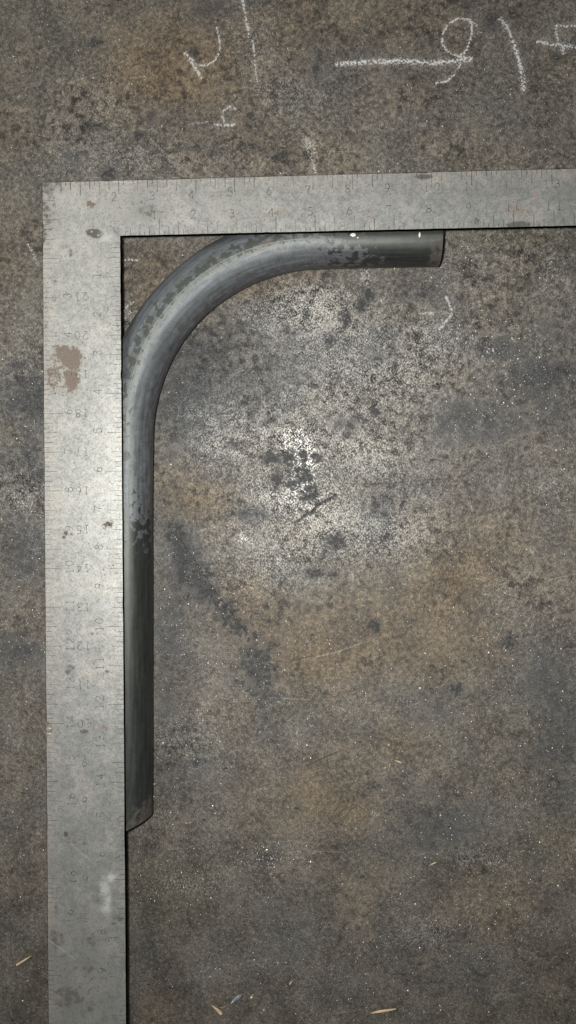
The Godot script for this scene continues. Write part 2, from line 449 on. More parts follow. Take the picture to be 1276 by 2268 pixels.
# ------------------------------------------------------------ the pipe
const LEG_END := 0.2089       # z of the long leg's cut at its top
const TIP_X := 0.0790         # x of the short leg's end

func pipe_at(s: float) -> Array:   # [axis point, tangent, inner side]
	var l1 := LEG_END - (LEG_Z + BEND_R)
	var arc := BEND_R * PI / 2
	if s < l1:
		return [Vector3(LEG_X, PIPE_R, LEG_END - s), Vector3(0, 0, -1), Vector3(1, 0, 0)]
	if s < l1 + arc:
		var a := (s - l1) / BEND_R
		var inner := Vector3(cos(a), 0, sin(a))
		return [Vector3(LEG_X + BEND_R, PIPE_R, LEG_Z + BEND_R) - inner * BEND_R, Vector3(sin(a), 0, -cos(a)), inner]
	return [Vector3(LEG_X + BEND_R + s - l1 - arc, PIPE_R, LEG_Z), Vector3(1, 0, 0), Vector3(0, 0, 1)]


func build_pipe() -> void:
	var l1 := LEG_END - (LEG_Z + BEND_R)
	var arc := BEND_R * PI / 2
	var total := l1 + arc + TIP_X - (LEG_X + BEND_R)
	var skew := 0.40
	var m := pipe_material(total, l1, arc)
	var dull := StandardMaterial3D.new()
	dull.resource_name = "dark_bore"
	dull.albedo_color = Color(0.17, 0.16, 0.15)
	dull.roughness = 0.85
	dull.metallic = 0.2
	var cut := StandardMaterial3D.new()
	cut.resource_name = "sawn_steel"
	cut.albedo_color = Color(0.25, 0.24, 0.23)
	cut.roughness = 0.55
	cut.metallic = 0.6
	var root := Node3D.new()
	root.name = "bent_pipe"
	add_child(root)
	tag(root, "grey steel pipe bent to a right angle, lying under the square's inner edges", "pipe")
	var rings := 260
	var sides := 72
	var wall := 0.0028
	var nz := noise(9.0, 5, 2)
	var point := func(k: int, j: int, depth: float) -> Vector3:
		var s := total * k / rings
		var p: Array = pipe_at(s)
		var a := TAU * j / sides - PI
		var swell := smoothstep(l1 - 0.05, l1 + 0.05, s) * (1.0 - smoothstep(l1 + arc - 0.05, l1 + arc + 0.05, s))
		var wave := nz.get_noise_2d(s * 3.0, cos(a)) * 0.00012
		var rh := PIPE_R + 0.0011 * swell + wave - depth
		var rv := PIPE_R - depth
		var q: Vector3 = p[0] + p[2] * (sin(a) * rh) + Vector3.UP * (cos(a) * rv)
		# the long leg is sawn off at an angle
		var near := 1.0 - smoothstep(0.0, 0.03, s)
		q += p[1] * (sin(a) * rh * skew * near)
		return q
	var shell := func(depth: float, inside: bool) -> ArrayMesh:
		var sf := SurfaceTool.new()
		sf.begin(Mesh.PRIMITIVE_TRIANGLES)
		for k in rings + 1:
			for j in sides + 1:
				sf.set_uv(Vector2(float(k) / rings, float(j) / sides))
				sf.add_vertex(point.call(k, j, depth))
		for k in rings:
			for j in sides:
				var a := k * (sides + 1) + j
				var b := a + sides + 1
				for v in ([a, b, b + 1, a, b + 1, a + 1] if inside else [a, b + 1, b, a, a + 1, b + 1]):
					sf.add_index(v)
		sf.generate_normals()
		return sf.commit()
	put("tube", shell.call(0.0, false), m, root)
	put("bore", shell.call(wall, true), dull, root)
	for e in 2:
		var k: int = 0 if e == 0 else rings
		var sf := SurfaceTool.new()
		sf.begin(Mesh.PRIMITIVE_TRIANGLES)
		var out: Vector3 = pipe_at(total * k / rings)[1] * (-1.0 if e == 0 else 1.0)
		for j in sides:
			# a sawn ring with a slight burr
			var jag := out * (0.0001 + 0.00025 * absf(nz.get_noise_1d(j * 3.1)))
			var a: Vector3 = point.call(k, j, -0.00012)
			var b: Vector3 = point.call(k, j + 1, -0.00012)
			var c: Vector3 = point.call(k, j + 1, wall)
			var d: Vector3 = point.call(k, j, wall)
			var f := [a + jag, b + jag, c + out * 0.0001, a + jag, c + out * 0.0001, d + out * 0.0001]
			if e == 0:
				f.reverse()
			for v in f:
				sf.set_normal(out)
				sf.add_vertex(v)
		put("sawn_rim", sf.commit(), cut, root)
	# the weld seam: a low ridge that follows the top of the bend
	var sw := SurfaceTool.new()
	sw.begin(Mesh.PRIMITIVE_TRIANGLES)
	var n := 240
	var s0 := l1 - 0.055
	var s1 := total - 0.06
	for k in n + 1:
		var s := lerpf(s0, s1, float(k) / n)
		var p := pipe_at(s)
		var w := 0.00026 + 0.00014 * nz.get_noise_1d(s * 60.0)
		var a0 := seam_angle(s, l1, arc)
		for j in 3:
			var a := a0 + (j - 1) * w / PIPE_R
			var r := PIPE_R + (0.00016 if j == 1 else -0.00005)
			var swell := smoothstep(l1 - 0.05, l1 + 0.05, s) * (1.0 - smoothstep(l1 + arc - 0.05, l1 + arc + 0.05, s))
			sw.set_uv(Vector2(s * 20, j * 0.5))
			sw.add_vertex(p[0] + p[2] * (sin(a) * (r + 0.0011 * swell)) + Vector3.UP * (cos(a) * r))
	for k in n:
		for j in 2:
			var a := k * 3 + j
			for v in [a, a + 4, a + 3, a, a + 1, a + 4]:
				sw.add_index(v)
	sw.generate_normals()
	var seam_m := StandardMaterial3D.new()
	seam_m.resource_name = "seam_metal"
	seam_m.albedo_color = Color(0.46, 0.47, 0.46)
	seam_m.metallic = 0.4
	seam_m.roughness = 0.5
	var seam := put("weld_seam", sw.commit(), seam_m, root)
	seam.set_meta("label", "thin pale weld seam along the top of the bend")
	# chips of white paint on the short leg
	var chip_m := StandardMaterial3D.new()
	chip_m.resource_name = "white_paint"
	chip_m.albedo_color = Color(0.86, 0.86, 0.83)
	chip_m.roughness = 0.6
	for c in [[0.0215, 0.10, 0.0017, 0.0011], [-0.0010, -0.02, 0.0009, 0.0008], [0.0640, 0.12, 0.0007, 0.0016], [0.0245, 0.20, 0.0006, 0.0005]]:
		var cs := SurfaceTool.new()
		cs.begin(Mesh.PRIMITIVE_TRIANGLES)
		var s: float = c[0] - (LEG_X + BEND_R) + l1 + arc
		var edge := []
		for j in 11:
			var t := TAU * j / 11.0
			var rr := rng.randf_range(0.7, 1.15)
			edge.append([s + cos(t) * c[2] * rr, c[1] + sin(t) * c[3] / PIPE_R * rr])
		var on := func(ss: float, aa: float, lift: float) -> Vector3:
			var p := pipe_at(ss)
			return p[0] + p[2] * (sin(aa) * (PIPE_R + lift)) + Vector3.UP * (cos(aa) * (PIPE_R + lift))
		for j in 11:
			for v in [on.call(s, c[1], 0.00022), on.call(edge[j][0], edge[j][1], 0.00005), on.call(edge[(j + 1) % 11][0], edge[(j + 1) % 11][1], 0.00005)]:
				cs.set_normal((Vector3(0, cos(c[1]), sin(c[1]))))
				cs.add_vertex(v)
		put("paint_chip", cs.commit(), chip_m, root)


func seam_angle(s: float, l1: float, arc: float) -> float:
	var d := (s - (l1 + arc * 0.5)) / (arc * 0.5)
	return 0.05 + 0.16 * minf(d * d, 2.2)


func pipe_material(total: float, l1: float, arc: float) -> StandardMaterial3D:
	var w := 1536
	var h := 320
	var fine := noise_bytes(noise(0.30, 61, 2), w, h)
	var mid := noise_bytes(noise(0.05, 62, 4), w, h)
	var along := noise_bytes(noise(0.10, 63, 4), w, h, 12, 1)
	var flake := noise_bytes(noise(0.075, 64, 1, FastNoiseLite.TYPE_CELLULAR), w, h)
	var torn := noise(0.05, 65, 2)
	torn.domain_warp_enabled = true
	torn.domain_warp_amplitude = 22.0
	torn.domain_warp_frequency = 0.06
	var blot := noise_bytes(torn, w, h)
	var color := PackedByteArray()
	color.resize(w * h * 3)
	var data := PackedByteArray()
	data.resize(w * h * 3)
	for y in h:
		var a := TAU * (y + 0.5) / h - PI
		for x in w:
			var i := y * w + x
			var s := total * (x + 0.5) / w
			var f := fine[i] / 255.0
			var m := mid[i] / 255.0
			var al := along[i] / 255.0
			var bt := blot[i] / 255.0
			var fk := flake[i] / 255.0
			var sa := a - seam_angle(s, l1, arc)
			# heat-blued scale over the bend, flaked off where the bend runs out
			var tear := (bt - 0.5) * 0.075 + (fk - 0.5) * 0.012
			var e0 := s - (0.2120 - clampf(a, -0.2, 1.2) * 0.016) + tear
			var e1 := (l1 + arc + 0.0205 + clampf(a, -0.6, 0.9) * 0.004) - s + tear
			var on := clampf(e0 * 700.0, 0.0, 1.0) * clampf(e1 * 700.0, 0.0, 1.0)
			var soft := clampf((s - 0.19) * 26.0, 0.0, 1.0) * clampf((l1 + arc + 0.03 - s) * 26.0, 0.0, 1.0)
			# the smooth dark scale of the straight legs
			var l := 68.0 + (al - 0.5) * 24.0 + (f - 0.5) * 12.0 + (m - 0.5) * 10.0
			var r := l * 0.96
			var g := l * 1.0
			var b := l * 0.975
			var rough := 0.47 + (al - 0.5) * 0.10 + (f - 0.5) * 0.06
			var hgt := 100.0 + (f - 0.5) * 16.0
			# blued scale
			var bl := 99.0 + (al - 0.5) * 40.0 + (m - 0.5) * 16.0 + (f - 0.5) * 30.0
			var purple := clampf((a - 0.75 + (bt - 0.5) * 1.6) * 1.3, 0.0, 1.0) * 0.75
			var br := lerpf(bl * 0.95, bl * 0.82, purple)
			var bg := lerpf(bl * 1.0, bl * 0.77, purple)
			var bb := lerpf(bl * 1.045, bl * 0.78, purple)
			r = lerpf(r, br, on)
			g = lerpf(g, bg, on)
			b = lerpf(b, bb, on)
			rough = lerpf(rough, 0.54, on)
			hgt += on * 36.0 + on * (f - 0.5) * 20.0
			# paler ground strip beside the seam, bare flaked patches on its outer side
			var strip := clampf((sa + 0.04) * 40.0, 0.0, 1.0) * clampf((0.30 - sa + (m - 0.5) * 0.25) * 8.0, 0.0, 1.0) * soft * on
			r = lerpf(r, 118.0 + (f - 0.5) * 46.0, strip * 0.5)
			g = lerpf(g, 121.0 + (f - 0.5) * 46.0, strip * 0.5)
			b = lerpf(b, 115.0 + (f - 0.5) * 46.0, strip * 0.5)
			var bare := on * clampf((bt - 0.50 + (fk - 0.5) * 0.16 - absf(sa + 0.17) * 1.2 + 0.15) * 26.0, 0.0, 1.0) * clampf((s - l1 + 0.03) * 60.0, 0.0, 1.0)
			r = lerpf(r, 66.0 + (f - 0.5) * 20.0, bare * 0.9)
			g = lerpf(g, 69.0 + (f - 0.5) * 20.0, bare * 0.9)
			b = lerpf(b, 65.0 + (f - 0.5) * 20.0, bare * 0.9)
			hgt -= bare * 30.0
			# rusty scabs towards the short leg, small dark pits anywhere
			var scab := clampf((m - 0.66 + (fk - 0.5) * 0.2 - absf(sa + 0.05) * 0.25) * 14.0, 0.0, 1.0) * clampf((s - l1 - arc * 0.55) * 30.0, 0.0, 1.0) * on
			r = lerpf(r, 92.0, scab * 0.8)
			g = lerpf(g, 78.0, scab * 0.8)
			b = lerpf(b, 66.0, scab * 0.8)
			var pit := clampf((0.10 - m + (f - 0.5) * 0.2) * 12.0, 0.0, 1.0) * 0.6
			# rust by the two sawn ends
			var end := maxf(clampf(1.0 - s / 0.022, 0.0, 1.0), clampf(1.0 - (total - s) / 0.010, 0.0, 1.0))
			var rusty := clampf((end * 0.9 + (bt - 0.5) * 1.4 + (a - 0.8) * 0.7) * 2.0 - 0.5, 0.0, 1.0) * clampf(end * 3.0, 0.0, 1.0)
			r = lerpf(r, 92.0 + (m - 0.5) * 50.0, rusty * 0.35)
			g = lerpf(g, 70.0 + (m - 0.5) * 40.0, rusty * 0.35)
			b = lerpf(b, 58.0 + (m - 0.5) * 30.0, rusty * 0.35)
			color[i * 3] = int(clampf(r * (1.0 - pit), 0, 255))
			color[i * 3 + 1] = int(clampf(g * (1.0 - pit), 0, 255))
			color[i * 3 + 2] = int(clampf(b * (1.0 - pit), 0, 255))
			data[i * 3] = int(clampf(hgt - pit * 30.0, 0, 255))
			data[i * 3 + 1] = int(clampf((rough + rusty * 0.25) * 255.0, 0, 255))
			data[i * 3 + 2] = int(clampf(165.0 - on * 85.0 - rusty * 150.0 - scab * 110.0, 0, 255))
	var m := StandardMaterial3D.new()
	m.resource_name = "mill_scale"
	m.albedo_texture = tex(Image.create_from_data(w, h, false, Image.FORMAT_RGB8, color))
	var dt := tex(Image.create_from_data(w, h, false, Image.FORMAT_RGB8, data))
	m.roughness = 1.0
	m.roughness_texture = dt
	m.roughness_texture_channel = BaseMaterial3D.TEXTURE_CHANNEL_GREEN
	m.metallic = 1.0
	m.metallic_texture = dt
	m.metallic_texture_channel = BaseMaterial3D.TEXTURE_CHANNEL_BLUE
	m.heightmap_enabled = true
	m.heightmap_texture = dt
	m.heightmap_scale = 0.02
	m.texture_repeat = false
	return m


# ------------------------------------------------------------ the framing square
# its own axes: x along the tongue, z down the blade, from the outer corner
const BLADE := 0.0514
const TONGUE := 0.0368
const BLADE_LONG := 0.610
const TONGUE_LONG := 0.406
const THICK := 0.0030
const SQW := 1382
const SQH := 2048
const SQX := 0.412
const SQZ := 0.612

func sq(px: float, py: float) -> Vector2:   # a spot on the square's face, in its own axes
	var p := on_plate(px, py, 2 * PIPE_R + THICK)
	var d := p - Vector3(-0.1801, 0, -0.2146)
	var t := deg_to_rad(0.43)
	return Vector2(d.x * cos(t) - d.z * sin(t), d.x * sin(t) + d.z * cos(t))


func square_texture() -> void:
	var fine := noise(0.30, 71, 2)
	var mid := noise(0.05, 72, 4)
	var speck := noise(0.16, 73, 2)
	var broad := noise(0.011, 74, 4)
	var lines := PackedByteArray()
	lines.resize(SQW * SQH)
	lines.fill(128)
	var spots := PackedByteArray()   # rust
	spots.resize(SQW * SQH)
	var soil := PackedByteArray()    # grime
	soil.resize(SQW * SQH)
	var line := func(a: Array, b: Array, value: int, half: float) -> void:
		var p := sq(a[0], a[1])
		var q := sq(b[0], b[1])
		stroke(lines, SQW, SQH, Vector2(p.x / SQX * SQW, p.y / SQZ * SQH), Vector2(q.x / SQX * SQW, q.y / SQZ * SQH), value, half)
	for l in [
		[[143, 1264], [155, 1312], 240, 0.7], [[128, 1264], [152, 1310], 220, 0.6], [[112, 1302], [121, 1335], 225, 0.6], [[115, 1388], [170, 1440], 235, 0.7], [[128, 1395], [160, 1430], 245, 0.8],
		[[105, 1434], [128, 1470], 220, 0.6], [[180, 1455], [192, 1475], 240, 0.8], [[217, 1394], [240, 1424], 240, 0.9], [[158, 1365], [165, 1385], 235, 0.7], [[105, 1492], [150, 1530], 220, 0.6],
		[[157, 1533], [195, 1567], 245, 0.8], [[144, 1858], [215, 1920], 245, 1.0], [[150, 1862], [205, 1910], 215, 0.7], [[106, 2080], [168, 2126], 225, 0.8], [[130, 930], [128, 985], 210, 0.8],
		[[140, 960], [132, 985], 205, 0.7], [[165, 910], [155, 945], 205, 0.7], [[165, 968], [210, 995], 60, 0.5], [[150, 1065], [210, 1085], 60, 0.5], [[1245, 443], [1276, 455], 230, 0.9], [[1165, 395], [1200, 415], 215, 0.8],
		[[560, 425], [600, 432], 215, 0.7], [[600, 455], [690, 470], 205, 0.6], [[880, 430], [960, 470], 205, 0.6], [[1050, 440], [1085, 410], 200, 0.6], [[700, 455], [720, 500], 205, 0.6], [[1240, 445], [1276, 440], 90, 0.7],
		[[440, 405], [480, 398], 235, 0.9], [[500, 400], [560, 399], 240, 0.9], [[250, 402], [300, 405], 225, 1.2], [[252, 505], [262, 520], 60, 0.8], [[245, 500], [255, 515], 70, 0.7]]:
		line.call(l[0], l[1], l[2], l[3])
	for k in 260:
		var x := rng.randf_range(95, 270)
		var y := rng.randf_range(400, 2268)
		if k % 3 == 0:
			x = rng.randf_range(270, 1276)
			y = rng.randf_range(390, 515)
		var a := rng.randf_range(0, PI)
		var l := rng.randf_range(2, 14)
		line.call([x, y], [x + l * cos(a), y + l * sin(a)], (rng.randi_range(160, 215) if rng.randf() < 0.5 else rng.randi_range(60, 105)), rng.randf_range(0.35, 0.6))
	# px, py, half width, half height, strength, map (0 rust, 1 grime)
	for b in [
		[150, 785, 26, 16, 1.6, 0], [162, 800, 18, 16, 1.5, 0], [140, 835, 30, 34, 0.75, 0], [160, 845, 14, 20, 1.2, 0], [110, 830, 16, 40, 0.5, 0], [130, 770, 14, 7, 0.9, 0],
		[196, 450, 5, 6, 1.8, 0], [206, 452, 6, 3, 1.5, 0], [203, 459, 5, 3, 1.0, 0], [590, 475, 30, 14, 0.4, 0], [620, 470, 14, 10, 0.5, 0], [1135, 455, 24, 16, 0.7, 0], [1190, 430, 12, 18, 0.6, 0],
		[1145, 470, 20, 10, 0.6, 0], [815, 478, 12, 16, 0.5, 0], [920, 405, 6, 6, 0.8, 0], [145, 1850, 6, 8, 1.2, 0], [232, 1612, 10, 8, 1.0, 0], [268, 1822, 5, 10, 0.9, 0], [240, 1845, 8, 6, 0.6, 0], [115, 1830, 6, 5, 0.6, 0],
		[260, 700, 4, 30, 0.4, 0], [100, 700, 6, 60, 0.4, 0], [234, 1160, 12, 12, 0.7, 0], [245, 1265, 18, 14, 0.4, 0], [225, 1410, 16, 10, 0.3, 0], [160, 1575, 4, 6, 0.7, 0],
		[100, 440, 20, 60, 0.45, 1], [120, 410, 30, 16, 0.5, 1], [110, 480, 24, 40, 0.3, 1], [142, 545, 10, 5, 1.0, 1], [156, 560, 4, 8, 1.0, 1], [335, 470, 30, 16, 0.5, 1], [300, 460, 60, 24, 0.25, 1], [520, 460, 60, 30, 0.2, 1],
		[1150, 497, 24, 7, 1.6, 1], [1055, 490, 8, 12, 0.9, 1], [935, 390, 20, 5, 1.2, 1], [938, 392, 12, 4, 1.4, 1], [1025, 450, 16, 12, 0.7, 1], [760, 475, 10, 10, 0.5, 1], [860, 440, 40, 20, 0.25, 1], [1110, 485, 4, 8, 0.8, 1],
		[186, 1620, 9, 5, 1.8, 1], [200, 1602, 2, 3, 1.4, 1], [240, 1160, 10, 10, 0.7, 1], [145, 1180, 5, 5, 1.4, 1], [158, 1183, 4, 4, 1.2, 1], [141, 1190, 4, 3, 1.2, 1], [153, 1480, 10, 8, 1.2, 1], [150, 1490, 6, 5, 0.9, 1],
		[237, 1487, 5, 3, 1.2, 1], [203, 1403, 4, 3, 1.0, 1], [180, 1810, 4, 4, 1.0, 1], [265, 1715, 4, 14, 0.7, 1], [254, 1240, 10, 20, 0.3, 1], [145, 1846, 4, 6, 1.6, 1], [165, 1850, 6, 4, 0.7, 1],
		[125, 2010, 4, 14, 0.9, 1], [130, 2080, 16, 20, 0.6, 1], [200, 2085, 14, 12, 0.8, 1], [230, 2080, 12, 8, 0.5, 1], [190, 1950, 14, 8, 0.7, 1], [150, 2210, 34, 22, 0.7, 1], [195, 2140, 10, 16, 0.5, 1], [266, 2032, 7, 7, 1.2, 1],
		[252, 2045, 5, 4, 0.9, 1], [120, 2060, 8, 60, 0.4, 1], [260, 1900, 8, 12, 0.7, 1], [115, 1900, 14, 24, 0.4, 1], [180, 2100, 90, 90, 0.35, 1], [180, 2230, 100, 90, 0.4, 1], [240, 1790, 20, 40, 0.25, 1], [200, 2235, 6, 6, 0.9, 1],
		[210, 517, 15, 9, 1.3, 1], [216, 519, 12, 8, 1.2, 1], [205, 513, 12, 6, 1.2, 1], [95, 520, 7, 14, 1.0, 1], [108, 1612, 8, 14, 0.9, 1], [121, 623, 4, 3, 1.2, 1], [118, 660, 6, 6, 0.7, 1], [313, 447, 3, 3, 1.2, 1]]:
		var p := sq(b[0], b[1])
		var cx := p.x / SQX * SQW
		var cy := p.y / SQZ * SQH
		var wx: float = b[2] * 0.000292 / SQX * SQW
		var wy: float = b[3] * 0.000292 / SQZ * SQH
		var map: PackedByteArray = spots if b[5] == 0 else soil
		for y in range(maxi(0, int(cy - 2.2 * wy) - 1), mini(SQH, int(cy + 2.2 * wy) + 2)):
			for x in range(maxi(0, int(cx - 2.2 * wx) - 1), mini(SQW, int(cx + 2.2 * wx) + 2)):
				var d := pow((x - cx) / wx, 2.0) + pow((y - cy) / wy, 2.0)
				map[y * SQW + x] = mini(255, map[y * SQW + x] + int(b[4] * (120.0 if b[5] == 0 else 84.0) * exp(-d * d * 0.5)))
	var chalk_at := [sq(232, 1965), sq(238, 2000), sq(246, 1945), sq(232, 2015), sq(240, 525), sq(228, 520)]
	var color := PackedByteArray()
	color.resize(SQW * SQH * 3)
	color.fill(120)
	var data := PackedByteArray()
	data.resize(SQW * SQH * 3)
	data.fill(120)
	var bw := int((BLADE + 0.002) / SQX * SQW)
	var th := int((TONGUE + 0.002) / SQZ * SQH)
	for y in SQH:
		for x in (SQW if y < th else bw):
			var i := y * SQW + x
			var f := fine.get_noise_2d(x, y) * 0.5 + 0.5
			var m := mid.get_noise_2d(x, y) * 0.5 + 0.5
			var sp := speck.get_noise_2d(x, y) * 0.5 + 0.5
			var bd := broad.get_noise_2d(x, y) * 0.5 + 0.5
			var u := x * SQX / SQW
			var v := y * SQZ / SQH
			var l := 194.0 + (bd - 0.5) * 26.0 + (m - 0.5) * 16.0 + (f - 0.5) * 18.0
			# dull brown film by the outer rims and towards the worn ends
			var film := clampf(1.0 - minf(u, v) / 0.014, 0.0, 1.0) * 0.35 + clampf((bd - 0.55) * 1.6, 0.0, 0.3)
			var fleck := clampf((0.37 - sp) * 8.0, 0.0, 1.0) * 0.38
			var ru := clampf((spots[i] / 120.0 + (m - 0.5) * 2.2 + (sp - 0.5) * 1.6 - 0.50) * 1.7, 0.0, 1.0) if spots[i] > 4 else 0.0
			var so := clampf((soil[i] / 120.0 + (m - 0.5) * 1.3 + (sp - 0.5) * 0.8 - 0.20) * 1.4, 0.0, 1.0) if soil[i] > 4 else 0.0
			l *= 1.0 - fleck * 0.45
			var r := l * (0.99 - film * 0.13)
			var g := l * (0.996 - film * 0.17)
			var b := l * (0.982 - film * 0.20)
			r = lerpf(r, 86.0 + (f - 0.5) * 40.0, ru * 0.70)
			g = lerpf(g, 71.0 + (f - 0.5) * 36.0, ru * 0.70)
			b = lerpf(b, 60.0 + (f - 0.5) * 34.0, ru * 0.70)
			var sl := 72.0 + (f - 0.5) * 24.0
			r = lerpf(r, sl, so * 0.8)
			g = lerpf(g, sl * 0.97, so * 0.8)
			b = lerpf(b, sl * 0.90, so * 0.8)
			var ch := 0.0
			for c in 6:
				var q: Vector2 = chalk_at[c]
				var d := pow((u - q.x) / 0.0026, 2.0) + pow((v - q.y) / (0.0065 if c < 2 else 0.003), 2.0)
				ch = maxf(ch, exp(-d) * (0.75 + (m - 0.5)))
			ch = clampf(ch * 0.8, 0.0, 0.5)
			r = lerpf(r, 186.0, ch)
			g = lerpf(g, 188.0, ch)
			b = lerpf(b, 184.0, ch)
			var ln := (lines[i] - 128) / 127.0
			if ln > 0.0:
				r = lerpf(r, 225.0, ln)
				g = lerpf(g, 223.0, ln)
				b = lerpf(b, 216.0, ln)
			else:
				r *= 1.0 + ln * 0.7
				g *= 1.0 + ln * 0.7
				b *= 1.0 + ln * 0.7
			color[i * 3] = int(clampf(r, 0, 255))
			color[i * 3 + 1] = int(clampf(g, 0, 255))
			color[i * 3 + 2] = int(clampf(b, 0, 255))
			data[i * 3] = int(clampf(128.0 + (m - 0.5) * 60.0 + (f - 0.5) * 40.0 - fleck * 40.0 - so * 20.0 + ln * 40.0, 0, 255))
			data[i * 3 + 1] = int(clampf(108.0 + (sp - 0.5) * 34.0 + film * 40.0 + ru * 90.0 + so * 70.0 + ch * 80.0 + fleck * 40.0 + (m - 0.5) * 30.0, 60, 245))
			data[i * 3 + 2] = int(clampf(208.0 - ru * 200.0 - so * 140.0 - ch * 150.0 - film * 50.0 - fleck * 60.0, 0, 255))
	square_m = StandardMaterial3D.new()
	square_m.resource_name = "worn_square_steel"
	square_m.albedo_texture = tex(Image.create_from_data(SQW, SQH, false, Image.FORMAT_RGB8, color))
	var dt := tex(Image.create_from_data(SQW, SQH, false, Image.FORMAT_RGB8, data))
	square_m.roughness = 1.0
	square_m.roughness_texture = dt
	square_m.roughness_texture_channel = BaseMaterial3D.TEXTURE_CHANNEL_GREEN
	square_m.metallic = 1.0
	square_m.metallic_texture = dt
	square_m.metallic_texture_channel = BaseMaterial3D.TEXTURE_CHANNEL_BLUE
	square_m.heightmap_enabled = true
	square_m.heightmap_texture = dt
	square_m.heightmap_scale = 0.008
	square_m.texture_repeat = false


func build_square() -> void:
	square_texture()
	mark_m = StandardMaterial3D.new()
	mark_m.resource_name = "engraved_mark"
	mark_m.vertex_color_use_as_albedo = true
	mark_m.roughness = 0.8
	mark_m.metallic = 0.1
	var root := Node3D.new()
	root.name = "framing_square"
	add_child(root)
	root.position = Vector3(-0.1801, 2 * PIPE_R, -0.2146)
	root.rotation_degrees.y = 0.43
	tag(root, "worn grey steel framing square with engraved inch scales, lying over the bent pipe", "framing square")
	# outline with slightly nicked edges, every few millimetres
	var nz := noise(60.0, 81, 3)
	var nicks := [sq(95, 505), sq(95, 530), sq(240, 397), sq(412, 404), sq(1235, 373), sq(103, 1608), sq(268, 830), sq(940, 383)]
	var corners := [Vector2(0.0012, 0.0004), Vector2(TONGUE_LONG, 0), Vector2(TONGUE_LONG, TONGUE), Vector2(BLADE, TONGUE), Vector2(BLADE, BLADE_LONG), Vector2(0, BLADE_LONG), Vector2(0, 0.0014)]
	var rim := PackedVector2Array()
	for k in corners.size():
		var a: Vector2 = corners[k]
		var b: Vector2 = corners[(k + 1) % corners.size()]
		var n := maxi(1, int(a.distance_to(b) / 0.0022))
		var inward := (b - a).normalized().orthogonal() * -1.0
		for i in n:
			var p := a.lerp(b, float(i) / n)
			var dent := 0.0
			if i > 0:
				dent = 0.00008 * nz.get_noise_2dv(p) + maxf(0.0, nz.get_noise_2dv(p * 3.0 + Vector2(5, 5)) - 0.30) * 0.0007
				for q in nicks:
					dent += 0.00045 * exp(-p.distance_squared_to(q) / 0.000004)
			rim.append(p + inward * dent)
	var cham := 0.00038
	var inset := func(poly: PackedVector2Array, d: float) -> PackedVector2Array:
		var out := PackedVector2Array()
		var n := poly.size()
		for i in n:
			var t0 := (poly[i] - poly[(i + n - 1) % n]).normalized()
			var t1 := (poly[(i + 1) % n] - poly[i]).normalized()
			var nn := (t0.orthogonal() + t1.orthogonal()) * -0.5
			out.append(poly[i] + nn * d / maxf(nn.length_squared(), 0.4))
		return out
	var top: PackedVector2Array = inset.call(rim, cham)
	var st := SurfaceTool.new()
	st.begin(Mesh.PRIMITIVE_TRIANGLES)
	var add := func(to: SurfaceTool, p: Vector2, y: float, n: Vector3) -> void:
		to.set_normal(n)
		to.set_uv(Vector2(p.x / SQX, p.y / SQZ))
		to.add_vertex(Vector3(p.x, y, p.y))
	var idx := Geometry2D.triangulate_polygon(top)
	for k in range(0, idx.size(), 3):
		var a := top[idx[k]]
		var b := top[idx[k + 1]]
		var c := top[idx[k + 2]]
		var up := (b - a).cross(c - a) > 0.0
		for p in ([a, b, c] if up else [a, c, b]):
			add.call(st, p, THICK, Vector3.UP)
		for p in ([a, c, b] if up else [a, b, c]):
			add.call(st, p, 0.0, Vector3.DOWN)
	var low: PackedVector2Array = top
	var n := rim.size()
	put("steel_blade", st.commit(), square_m, root)
	st = SurfaceTool.new()
	st.begin(Mesh.PRIMITIVE_TRIANGLES)
	var levels := [[top, THICK], [rim, THICK - cham], [rim, cham], [low, 0.0]]
	for i in n:
		var j := (i + 1) % n
		var o2 := (rim[j] - rim[i]).normalized().orthogonal()
		var side := Vector3(o2.x, 0, o2.y)
		for v in 3:
			var nn: Vector3 = [(side + Vector3.UP).normalized(), side, (side + Vector3.DOWN).normalized()][v]
			var pa: PackedVector2Array = levels[v][0]
			var pb: PackedVector2Array = levels[v + 1][0]
			var ya: float = levels[v][1]
			var yb: float = levels[v + 1][1]
			add.call(st, pa[i], ya, nn)
			add.call(st, pa[j], ya, nn)
			add.call(st, pb[j], yb, nn)
			add.call(st, pa[i], ya, nn)
			add.call(st, pb[j], yb, nn)
			add.call(st, pb[i], yb, nn)
	var edge_m := StandardMaterial3D.new()
	edge_m.resource_name = "worn_edge_steel"
	edge_m.albedo_color = Color(0.70, 0.69, 0.67)
	edge_m.metallic = 0.55
	edge_m.roughness = 0.42
	put("worn_edge", st.commit(), edge_m, root)
	scales(root)
	# pock marks: a double pit near the corner with two bright beads, a pair of beads on the outer rim
	var bead_m := StandardMaterial3D.new()
	bead_m.resource_name = "stuck_spatter"
	bead_m.albedo_color = Color(0.62, 0.61, 0.58)
	bead_m.metallic = 0.5
	bead_m.roughness = 0.55
	for b in [[203, 513, 0.0010, 0.0008, 0.3], [218, 521, 0.0011, 0.0008, 0.6], [108, 1615, 0.0019, 0.0012, 0.3], [108, 1626.5, 0.0018, 0.0012, 0.2]]:
		var p := sq(b[0], b[1])
		var sm := SphereMesh.new()
		sm.radius = 1.0
		sm.height = 2.0
		sm.radial_segments = 20
		sm.rings = 10
		var o := put("spatter_bead", sm, bead_m, root)
		o.position = Vector3(p.x, THICK, p.y)
		o.rotation.y = b[4]
		o.scale = Vector3(b[2], 0.00045, b[3])


